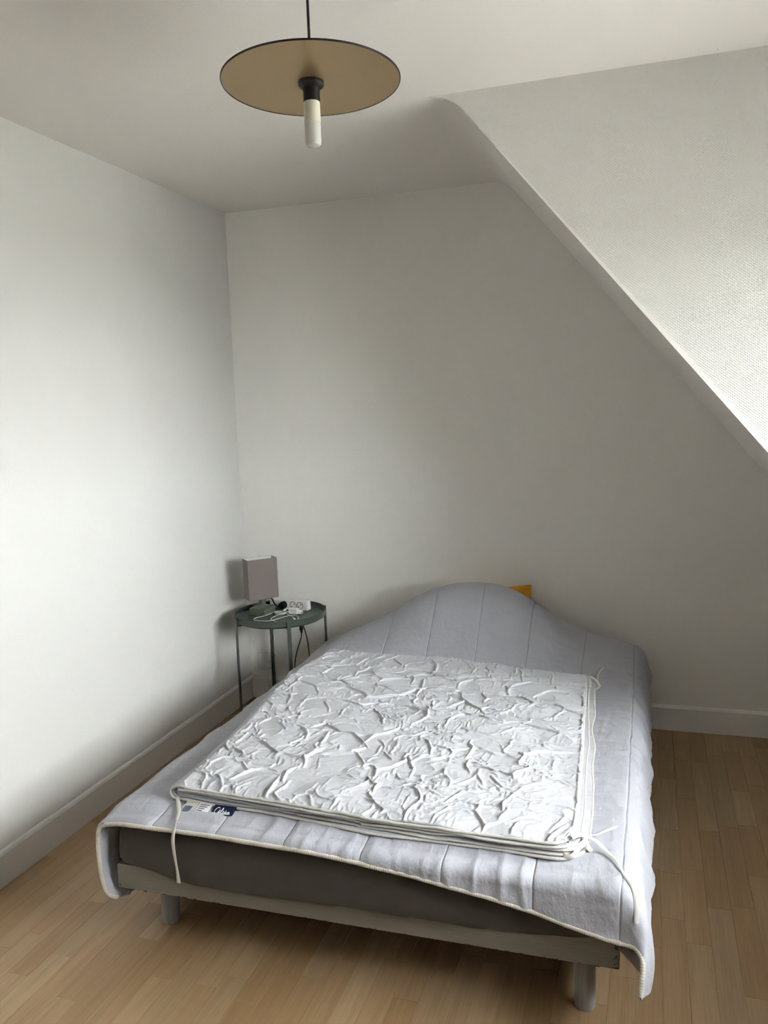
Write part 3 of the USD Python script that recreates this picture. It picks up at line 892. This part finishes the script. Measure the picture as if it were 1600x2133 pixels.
# sewn-in labels under the front hem
def label_plate(x0, x1, y, z0, drop, lean, m, name, text=None):
    """A small flap of woven tape hanging out below the hem: a gently curved sheet leaning forward."""
    un, vn = 12, 8
    U, V = np.meshgrid(np.linspace(0, 1, un), np.linspace(0, 1, vn), indexing="ij")
    X = x0 + (x1 - x0) * U
    Y = y - lean * V - 0.003 * np.sin(U * 3.1) * V
    Z = z0 - drop * V ** 0.9
    G = np.stack([X, Y, Z], -1)
    Nn = grid_normals(G)
    if Nn[un // 2, vn // 2, 1] > 0:
        G = G[:, ::-1]
    return obj(name, D(shell(G, 0.0008)), m, du, smooth=60), (lambda u, v: np.array([x0 + (x1 - x0) * u, y - lean * v - 0.003 * math.sin(u * 3.1) * v, z0 - drop * v ** 0.9]))


def print_on(fn, shapes, m, parent, lift=0.0006, name="print"):
    """Flat print: rectangles in the label's own (u, v), set just proud of it."""
    ms = []
    for (u0, u1, v0, v1) in shapes:
        c = np.array([fn(u0, v0), fn(u1, v0), fn(u1, v1), fn(u0, v1)])
        n = np.cross(c[1] - c[0], c[3] - c[0])
        n /= np.linalg.norm(n)
        if n[1] > 0:
            n = -n
        top, bot = c + n * lift, c - n * 0.0002
        ms.append(trimesh.convex.convex_hull(np.vstack([top, bot])))
    return obj(name, D(cat(*ms)), m, parent)


def fy(x):
    return float(FRONT(x))


zq = float(Qtop(0.8, -1.9)) + 0.006
lb, fb = label_plate(0.757, 0.797, fy(0.78) - 0.001, zq + 0.008, 0.010, 0.054, M_beige, "barcode_label")
bars = []
br = np.random.default_rng(8)
uu = 0.14
while uu < 0.70:
    wdt = br.choice([0.012, 0.02, 0.03])
    bars.append((uu, uu + wdt, 0.40, 0.86))
    uu += wdt + br.choice([0.012, 0.02])
print_on(fb, bars, M_ink, lb, name="barcode")
ll, fl_ = label_plate(0.800, 0.842, fy(0.82) - 0.001, zq + 0.009, 0.011, 0.050, M_label, "care_label")
txt = []
for rrow in range(5):
    u_ = 0.12
    while u_ < 0.80 - 0.10 * rrow:
        wdt = br.uniform(0.03, 0.10)
        txt.append((u_, u_ + wdt, 0.16 + rrow * 0.15, 0.16 + rrow * 0.15 + 0.07))
        u_ += wdt + 0.03
print_on(fl_, txt, M_ink, ll, name="care_text")
ln_, fn_ = label_plate(0.850, 0.918, fy(0.89) - 0.002, zq + 0.010, 0.012, 0.032, M_navy, "brand_label")


def script_text(fn, v_base, v_cap, u0, u1):
    """Flowing white handwriting: Celsius, as pen strokes laid on the label."""
    from shapely.geometry import LineString
    from shapely.ops import unary_union
    strokes = [
        [(0.9, 0.85), (0.7, 1.0), (0.3, 0.9), (0.02, 0.5), (0.12, 0.1), (0.5, -0.02), (0.95, 0.2)],                       # C
        [(0.85, 0.25), (1.25, 0.42), (1.15, 0.6), (0.95, 0.35), (1.1, 0.06), (1.45, 0.25), (1.75, 0.85), (1.65, 1.0), (1.52, 0.6), (1.6, 0.08), (1.85, 0.12)],   # el
        [(1.85, 0.12), (2.1, 0.5), (2.2, 0.25), (2.1, 0.03), (2.0, 0.1)], [(2.1, 0.03), (2.4, 0.2), (2.5, 0.45), (2.48, 0.1), (2.62, 0.06)],      # si
        [(2.62, 0.06), (2.72, 0.4), (2.74, 0.1), (2.9, 0.06), (3.02, 0.4), (3.04, 0.08), (3.2, 0.1)], [(3.2, 0.1), (3.38, 0.42), (3.45, 0.2), (3.38, 0.03), (3.28, 0.08)], [(3.38, 0.03), (3.7, 0.16)]]
    shp = [LineString(spline(np.array(q), 40)).buffer(0.050) for q in strokes] + [LineString([(2.53, 0.62), (2.55, 0.66)]).buffer(0.05)]
    g_ = unary_union(shp).simplify(0.006)
    t = cat(*[trimesh.creation.extrude_polygon(q, 0.02, engine="earcut") for q in getattr(g_, "geoms", [g_])])
    w_ = t.vertices.copy()
    out = np.array([fn(u0 + (u1 - u0) * a / 3.7, v_base - v_cap * b) for a, b in w_[:, :2]])
    c0 = np.cross(np.array(fn(1, 0)) - fn(0, 0), np.array(fn(0, 1)) - fn(0, 0))
    c0 /= np.linalg.norm(c0)
    if c0[1] > 0:
        c0 = -c0
    t.vertices = out + c0 * np.where(w_[:, 2] > 0.01, 0.0008, -0.0002)[:, None]
    return t


obj("lettering", D(script_text(fn_, 0.86, 0.62, 0.14, 0.86)), M_inkwhite, ln_, label="white script lettering")

# ------------------------------------------------------------------ mustard cushion between the bedspread and the wall
un, vn = 61, 61
Uc, Vc = np.meshgrid(np.linspace(-1, 1, un), np.linspace(-1, 1, vn), indexing="ij")
hw = 0.205
prof_c = np.clip((1 - np.abs(Uc) ** 2.6) * (1 - np.abs(Vc) ** 2.6), 0, 1) ** 0.55
pull = 1 - 0.07 * (1 - np.abs(Vc) ** 1.5) * np.abs(Uc) ** 6
pull2 = 1 - 0.07 * (1 - np.abs(Uc) ** 1.5) * np.abs(Vc) ** 6
cr = 0.004 * (fbm(np.stack([Uc * 4, Vc * 4, 0 * Uc], -1), 3, 91) - 0.5) * prof_c
Gf_ = np.stack([Uc * hw * pull, -0.055 * prof_c - cr, Vc * 0.140 * pull2], -1)
Gb_ = np.stack([Uc * hw * pull, 0.040 * prof_c, Vc * 0.140 * pull2], -1)
vv2 = np.vstack([Gf_.reshape(-1, 3), Gb_.reshape(-1, 3)])
cush = trimesh.Trimesh(vv2, np.vstack([grid_faces(un, vn), grid_faces(un, vn, un * vn, True)]))
cush.merge_vertices(digits_vertex=6)
cush.fix_normals()
cu = thing("cushion", "mustard yellow cushion whose corner peeks over the bedspread's hump", "cushion", (1.312, -0.062, 0.513))
obj("cushion_cover", turn(cush, -5.0, (0, 1, 0)), M_yellow, cu, smooth=60)
edge_loop = np.vstack([Gf_[:, 0], Gf_[-1, 1:], Gf_[::-1, -1][1:], Gf_[0, ::-1][1:]])
obj("cushion_seam", turn(tube(edge_loop, 0.0022, 6), -5.0, (0, 1, 0)), M_yellow, cu, smooth=60)

# ------------------------------------------------------------------ tray table
TC = np.array([0.300, -0.235])
tb = thing("tray_table", "round dark green metal tray table with four thin legs in the corner", "side table", (TC[0], TC[1], 0))
tray = lathe([(0, 0.515), (0.214, 0.515), (0.2190, 0.519), (0.2205, 0.540), (0.2220, 0.5412), (0.2235, 0.540), (0.2215, 0.512), (0.214, 0.508), (0.205, 0.5025), (0.198, 0.5025), (0.192, 0.511), (0, 0.511)], 96)
obj("tray", tray, M_green, tb, smooth=35)
LEGA = (227, 305, 35, 128)
for k, a in enumerate(LEGA):
    a = math.radians(a)
    lm = cbox((0.2245, -0.0085, 0.002), (0.2300, 0.0085, 0.5415), 0.001)
    lm = cat(lm, cbox((0.2185, -0.0085, 0.004), (0.2245, -0.0030, 0.497), 0.0008))
    lg = obj("leg", turn(lm, math.degrees(a)), M_green, tb)
    obj("leg_foot", turn(cbox((0.2195, -0.009, 0.0), (0.2305, 0.009, 0.008), 0.001), math.degrees(a)), M_black, lg)
for a in (47, 125):
    obj("support_bar", turn(cbox((-0.2245, -0.008, 0.4965), (0.2245, 0.008, 0.5020), 0.001), a + (0 if a == 47 else 0)), M_green, tb)

# ------------------------------------------------------------------ bedside lamp
lp = thing("table_lamp", "small table lamp with taupe box shade on a green ceramic block", "lamp", (0.194, -0.214, 0.515))


blk = moved(rbox((0.090, 0.098, 0.038), 0.005), 0, 0, 0.019)
neck = moved(lathe([(0, 0.0), (0.024, 0.0), (0.0215, 0.006), (0.0165, 0.012), (0.0155, 0.036), (0.0165, 0.042), (0.013, 0.046), (0, 0.046)], 32), 0, 0.006, 0.037)
obj("lamp_base", turn(cat(blk, neck), -7), M_lampbase, lp, smooth=35)
obj("lamp_holder", cat(moved(lathe([(0, 0), (0.013, 0), (0.013, 0.05), (0, 0.05)], 24), 0, 0, 0.083), moved(lathe([(0, 0), (0.022, 0.01), (0.026, 0.035), (0.018, 0.06), (0, 0.066)], 24), 0, 0, 0.133)), M_whitepl, lp, smooth=40)
sw, sd = 0.153, 0.073
z0, z1, tk = 0.081, 0.281, 0.0015
ANG = 46.5


def tubebox(w, d, t, a, b):
    o = Polygon([(-w / 2, -d / 2), (w / 2, -d / 2), (w / 2, d / 2), (-w / 2, d / 2)])
    m = trimesh.creation.extrude_polygon(o.difference(o.buffer(-t, join_style=2)), b - a, engine="earcut")
    return moved(m, 0, 0, a)


sh = obj("lamp_shade", turn(tubebox(sw, sd, tk, z0, z1), ANG), M_shade, lp)
obj("shade_lining", turn(tubebox(sw - 2 * tk - 0.0002, sd - 2 * tk - 0.0002, 0.0006, z0 + 0.001, z1 - 0.001), ANG), M_shadein, sh, label="white lining inside the shade")
obj("shade_ring", turn(cat(cbox((-sw / 2 + 0.003, -0.001, z1 - 0.03), (sw / 2 - 0.003, 0.001, z1 - 0.027), 0.0004), cbox((-0.001, -sd / 2 + 0.003, z1 - 0.03), (0.001, sd / 2 - 0.003, z1 - 0.027), 0.0004)), ANG), M_greypl, sh)

# ------------------------------------------------------------------ power strip on the tray, sockets facing the room
p0, p1 = np.array([0.178, -0.100]), np.array([0.402, -0.130])
dv = p1 - p0
slen = np.linalg.norm(dv)
SA = math.degrees(math.atan2(dv[1], dv[0]))
ps = thing("power_strip", "white power strip standing on its edge on the green tray", "power strip", ((p0[0] + p1[0]) / 2, (p0[1] + p1[1]) / 2, 0.515), SA)
dep, hgt = 0.036, 0.050
body = moved(rbox((slen, dep, hgt), 0.006), 0, dep / 2, hgt / 2)
obj("strip_body", body, M_whitepl, ps, smooth=35)
for k, xs in enumerate((-0.022, 0.030, 0.070)):
    ring = lathe([(0.014, 0), (0.0205, 0), (0.0205, 0.0016), (0.0190, 0.0024), (0.0178, 0.0016), (0.0172, -0.004), (0, -0.004)][::-1], 32)
    ring = turn(ring, 90, (1, 0, 0))
    so = obj("socket", moved(ring, xs, -0.0002, hgt / 2), M_greypl if k else M_whitepl, ps, smooth=35)
    if k:
        for s in (-1, 1):
            pin = turn(lathe([(0, 0), (0.0028, 0), (0.0028, 0.0006), (0, 0.0006)], 12), 90, (1, 0, 0))
            obj("pin_hole", moved(pin, xs + s * 0.0067, -0.0022, hgt / 2 + s * 0.0067), M_socket, so)
        obj("earth_pin", moved(turn(lathe([(0, 0), (0.0026, 0), (0.0022, 0.008), (0, 0.009)], 12), 90, (1, 0, 0)), xs - 0.004, 0, hgt / 2 + 0.006), M_whitepl, so)
obj("strip_switch", moved(rbox((0.012, 0.006, 0.018), 0.002), 0.098, -0.0005, hgt / 2), M_whitepl, ps)

a_s = math.radians(SA)
RS = np.array([[math.cos(a_s), -math.sin(a_s), 0], [math.sin(a_s), math.cos(a_s), 0], [0, 0, 1]])
PS0 = np.array([(p0[0] + p1[0]) / 2, (p0[1] + p1[1]) / 2, 0.515])


def strip_pt(x, y, z):
    return PS0 + RS @ np.array([x, y, z])


# black plug in the strip with its arcing cord
pg = thing("black_plug", "black plug pushed into the white power strip, its cord arcing behind the lamp", "plug", strip_pt(-0.022, -0.001, 0.025), SA)
obj("plug_body", turn(lathe([(0, 0), (0.0185, 0), (0.0185, 0.014), (0.0165, 0.026), (0.010, 0.031), (0, 0.031)], 28), 90, (1, 0, 0)), M_black, pg, smooth=40)
obj("plug_cord", tube(spline([[0, -0.026, -0.004], [-0.014, -0.036, -0.004], [-0.03, -0.030, 0.0], [-0.05, -0.020, 0.012], [-0.068, -0.006, 0.026], [-0.09, 0.0, 0.028], [-0.11, -0.004, 0.022]], 50), 0.0034, 8), M_black, pg, smooth=60)

# phone charger and its cable
cg = thing("charger", "small white plug-in charger lying before the power strip", "charger", (0.352, -0.185, 0.515), SA + 4)
obj("charger_body", moved(rbox((0.048, 0.030, 0.026), 0.003), 0, 0, 0.0131), M_whitepl, cg, smooth=35)
obj("charger_plate", moved(rbox((0.020, 0.024, 0.016), 0.003), 0.033, 0.004, 0.0085), M_whitepl, cg, smooth=35)
for s in (-1, 1):
    obj("prong", moved(turn(lathe([(0, 0), (0.002, 0), (0.002, 0.017), (0, 0.019)], 12), 90, (0, 1, 0)), 0.0425, 0.004 + s * 0.008, 0.008), M_greypl, cg, smooth=40)

cb = thing("charging_cable", "thin white charging cable looped across the tray with small connectors", "cable", (0.29, -0.24, 0.515))
cl_ = np.array([0.29, -0.24, 0.515])
zc = 0.0022


def CB(pts, r=0.0018, n=90):
    q = np.array([[x, y, 0.515 + z] for x, y, z in pts]) - cl_
    return tube(spline(q, n), r, 8)


obj("cable_loop", CB([(0.277, -0.215, 0.012), (0.262, -0.195, 0.010), (0.232, -0.262, 0.004), (0.205, -0.303, zc), (0.211, -0.342, zc), (0.262, -0.352, zc), (0.300, -0.352, zc + .002), (0.340, -0.275, 0.006), (0.365, -0.232, 0.004), (0.392, -0.238, zc), (0.415, -0.290, zc)]), M_cable, cb, smooth=60)
obj("cable_tail", CB([(0.300, -0.170, 0.012), (0.312, -0.195, 0.012), (0.335, -0.230, 0.009), (0.370, -0.258, 0.006), (0.396, -0.285, zc)], n=40), M_cable, cb, smooth=60)
obj("cable_tail", CB([(0.322, -0.190, 0.008), (0.300, -0.226, 0.006), (0.282, -0.270, zc), (0.288, -0.315, zc), (0.318, -0.345, zc + .001), (0.350, -0.385, zc), ], n=50), M_cable, cb, smooth=60)
coil = []
for k in range(150):
    t = k / 149 * 2 * np.pi * 4.2
    coil.append((0.292 + 0.030 * math.cos(t) + 0.002 * math.sin(t * 0.7), -0.212 + 0.019 * math.sin(t) + 0.003 * math.cos(t * 0.37), 0.003 + 0.0026 * (k / 149 * 4.2)))
obj("cable_coil", CB(coil, n=260), M_cable, cb, smooth=60)
obj("connector", moved(turn(rbox((0.020, 0.008, 0.005), 0.0015), -48), np.array([0.400, -0.292, 0.5185]) - cl_), M_whitepl, cb, smooth=35)
obj("connector", moved(turn(turn(rbox((0.022, 0.010, 0.007), 0.002), -25, (0, 1, 0)), 35), np.array([0.306, -0.185, 0.534]) - cl_), M_whitepl, cb, smooth=35)
obj("connector", moved(turn(rbox((0.016, 0.012, 0.006), 0.0015), 10), np.array([0.319, -0.192, 0.525]) - cl_), M_whitepl, cb, smooth=35)

# ------------------------------------------------------------------ cords under and behind the table
bc = thing("extension_cable", "black cable with inline plug hanging behind the tray table to the bed", "cord", (0.36, -0.10, 0.42))
b0 = np.array([0.36, -0.10, 0.42])


def BC(pts, n=50, r=0.0027):
    return tube(spline(np.array(pts) - b0, n), r, 8)


obj("inline_plug", moved(cat(moved(rbox((0.018, 0.016, 0.040), 0.004), 0, 0, 0.016), lathe([(0, -0.020), (0.004, -0.020), (0.0075, -0.004), (0.0075, 0.004), (0, 0.004)], 20)), np.array([0.352, -0.105, 0.412]) - b0), M_black, bc, smooth=40)
obj("cord_strand", BC([[0.352, -0.105, 0.394], [0.345, -0.105, 0.36], [0.322, -0.102, 0.30], [0.305, -0.100, 0.23], [0.300, -0.098, 0.16], [0.298, -0.09, 0.08], [0.32, -0.075, 0.02], [0.42, -0.07, 0.006]]), M_black, bc, smooth=60)
obj("cord_strand", BC([[0.356, -0.105, 0.440], [0.364, -0.102, 0.425], [0.378, -0.098, 0.36], [0.384, -0.095, 0.29], [0.385, -0.093, 0.22], [0.384, -0.09, 0.12], [0.40, -0.08, 0.02], [0.47, -0.07, 0.006]]), M_black, bc, smooth=60)
obj("cord_strand", BC([[0.298, -0.088, 0.10], [0.285, -0.11, 0.11], [0.272, -0.14, 0.085], [0.262, -0.17, 0.03], [0.262, -0.22, 0.005]], 30), M_black, bc, smooth=60)

ol = thing("wall_outlet", "white wall outlet low on the wall behind the tray table", "outlet", (0.098, 0.0, 0.196))
obj("outlet_plate", moved(rbox((0.108, 0.010, 0.090), 0.003), 0.0, -0.004, 0), M_whitepl, ol, smooth=35)
ringo = turn(lathe([(0, -0.006), (0.0172, -0.006), (0.0178, 0.0), (0.0205, 0.0008), (0.0205, -0.001), (0.021, -0.001)], 32), 90, (1, 0, 0))
for s in (-1, 1):
    obj("socket", moved(ringo, s * 0.027, -0.0095, 0), M_whitepl, ol, smooth=35)
wp = thing("white_plug", "white plug in the wall outlet with its thin cord rising to the tray", "plug", (0.122, -0.010, 0.190))
obj("plug_body", cat(turn(lathe([(0, 0), (0.0165, 0), (0.0165, 0.012), (0.012, 0.030), (0, 0.032)], 28), 90, (1, 0, 0)), moved(turn(lathe([(0, 0), (0.0085, 0), (0.0055, 0.028), (0, 0.030)], 20), 152, (1, 0, 0)), 0, -0.020, -0.002)), M_whitepl, wp, smooth=40)
w0 = np.array([0.122, -0.010, 0.190])
obj("plug_cord", tube(spline(np.array([[0.122, -0.044, 0.158], [0.124, -0.048, 0.12], [0.130, -0.045, 0.06], [0.145, -0.040, 0.012], [0.17, -0.04, 0.004]]) - w0, 40), 0.0022, 8), M_cable, wp, smooth=60)
wc = thing("thin_cable", "thin white cable hanging from the tray past the wall outlet to the floor", "cord", (0.13, -0.025, 0.0))
obj("cord_strand", tube(spline(np.array([[0.185, -0.08, 0.500], [0.150, -0.035, 0.47], [0.138, -0.024, 0.40], [0.139, -0.022, 0.34], [0.136, -0.022, 0.28], [0.134, -0.024, 0.22], [0.140, -0.026, 0.15], [0.152, -0.030, 0.09], [0.160, -0.035, 0.02], [0.17, -0.06, 0.003]]) - [0.13, -0.025, 0], 70), 0.0022, 8), M_greypl, wc, smooth=60)
fc = thing("floor_cord", "white cord lying on the floor beside the skirting under the table", "cord", (0.06, -0.16, 0.0))
obj("cord_strand", tube(spline(np.array([[0.09, -0.32, 0.003], [0.055, -0.245, 0.003], [0.042, -0.185, 0.003], [0.045, -0.150, 0.003], [0.075, -0.115, 0.003], [0.12, -0.09, 0.003], [0.20, -0.08, 0.003]]) - [0.06, -0.16, 0], 60), 0.003, 8), M_cable, fc, smooth=60)

# ------------------------------------------------------------------ pendant lamp
PC = np.array([1.302, -2.047, 2.244])
pd = thing("pendant_lamp", "pendant lamp with a flat bronze disc shade and a bare tube bulb", "lamp", PC)
nx_, ny_ = -0.008, 0.034


def tilt(m):
    m = turn(m, math.degrees(math.atan2(-ny_, 1)), (1, 0, 0))
    return turn(m, math.degrees(math.atan2(nx_, 1)), (0, 1, 0))


dm = lathe([(0, -0.0008), (0.1985, -0.0008), (0.1985, 0.0008), (0, 0.0008)], 160)
obj("disc_shade", tilt(dm), M_gold, pd, smooth=35, label="flat bronze disc shade")
rim = lathe([(0.1980, -0.0014), (0.1995, -0.0016), (0.2003, 0.0), (0.2000, 0.0022), (0, 0.0030), (0, 0.0011), (0.1978, 0.0011)], 160)
obj("disc_rim", tilt(rim), M_black, pd, smooth=35, label="black edge and upper face of the disc")
obj("lamp_holder", tilt(lathe([(0, 0), (0.0285, -0.001), (0.0290, -0.008), (0.0265, -0.012), (0.0200, -0.016), (0.0185, -0.022), (0.0185, -0.043), (0.0172, -0.045), (0, -0.045)][::-1], 48)), M_black, pd, smooth=35)
obj("bulb_base", tilt(lathe([(0, -0.040), (0.0170, -0.042), (0.0182, -0.050), (0.0186, -0.090), (0.0, -0.090)][::-1], 48)), M_cream, pd, smooth=35)
obj("bulb_glass", tilt(lathe([(0, -0.0885), (0.0176, -0.0885), (0.0184, -0.092), (0.0184, -0.128), (0.0170, -0.136), (0.013, -0.140), (0, -0.141)][::-1], 48)), M_bulbglass, pd, smooth=50)
obj("cord", tube(np.c_[np.zeros(12), np.zeros(12), np.linspace(0.002, H - PC[2] - 0.02, 12)], 0.0031, 10), M_black, pd, smooth=60)
obj("cord_grip", lathe([(0, 0.001), (0.012, 0.001), (0.012, 0.018), (0.005, 0.028), (0, 0.028)], 24), M_black, pd, smooth=40)
obj("ceiling_rose", lathe([(0, H - PC[2] - 0.035), (0.035, H - PC[2] - 0.03), (0.05, H - PC[2]), (0, H - PC[2])], 40), M_black, pd, smooth=40)
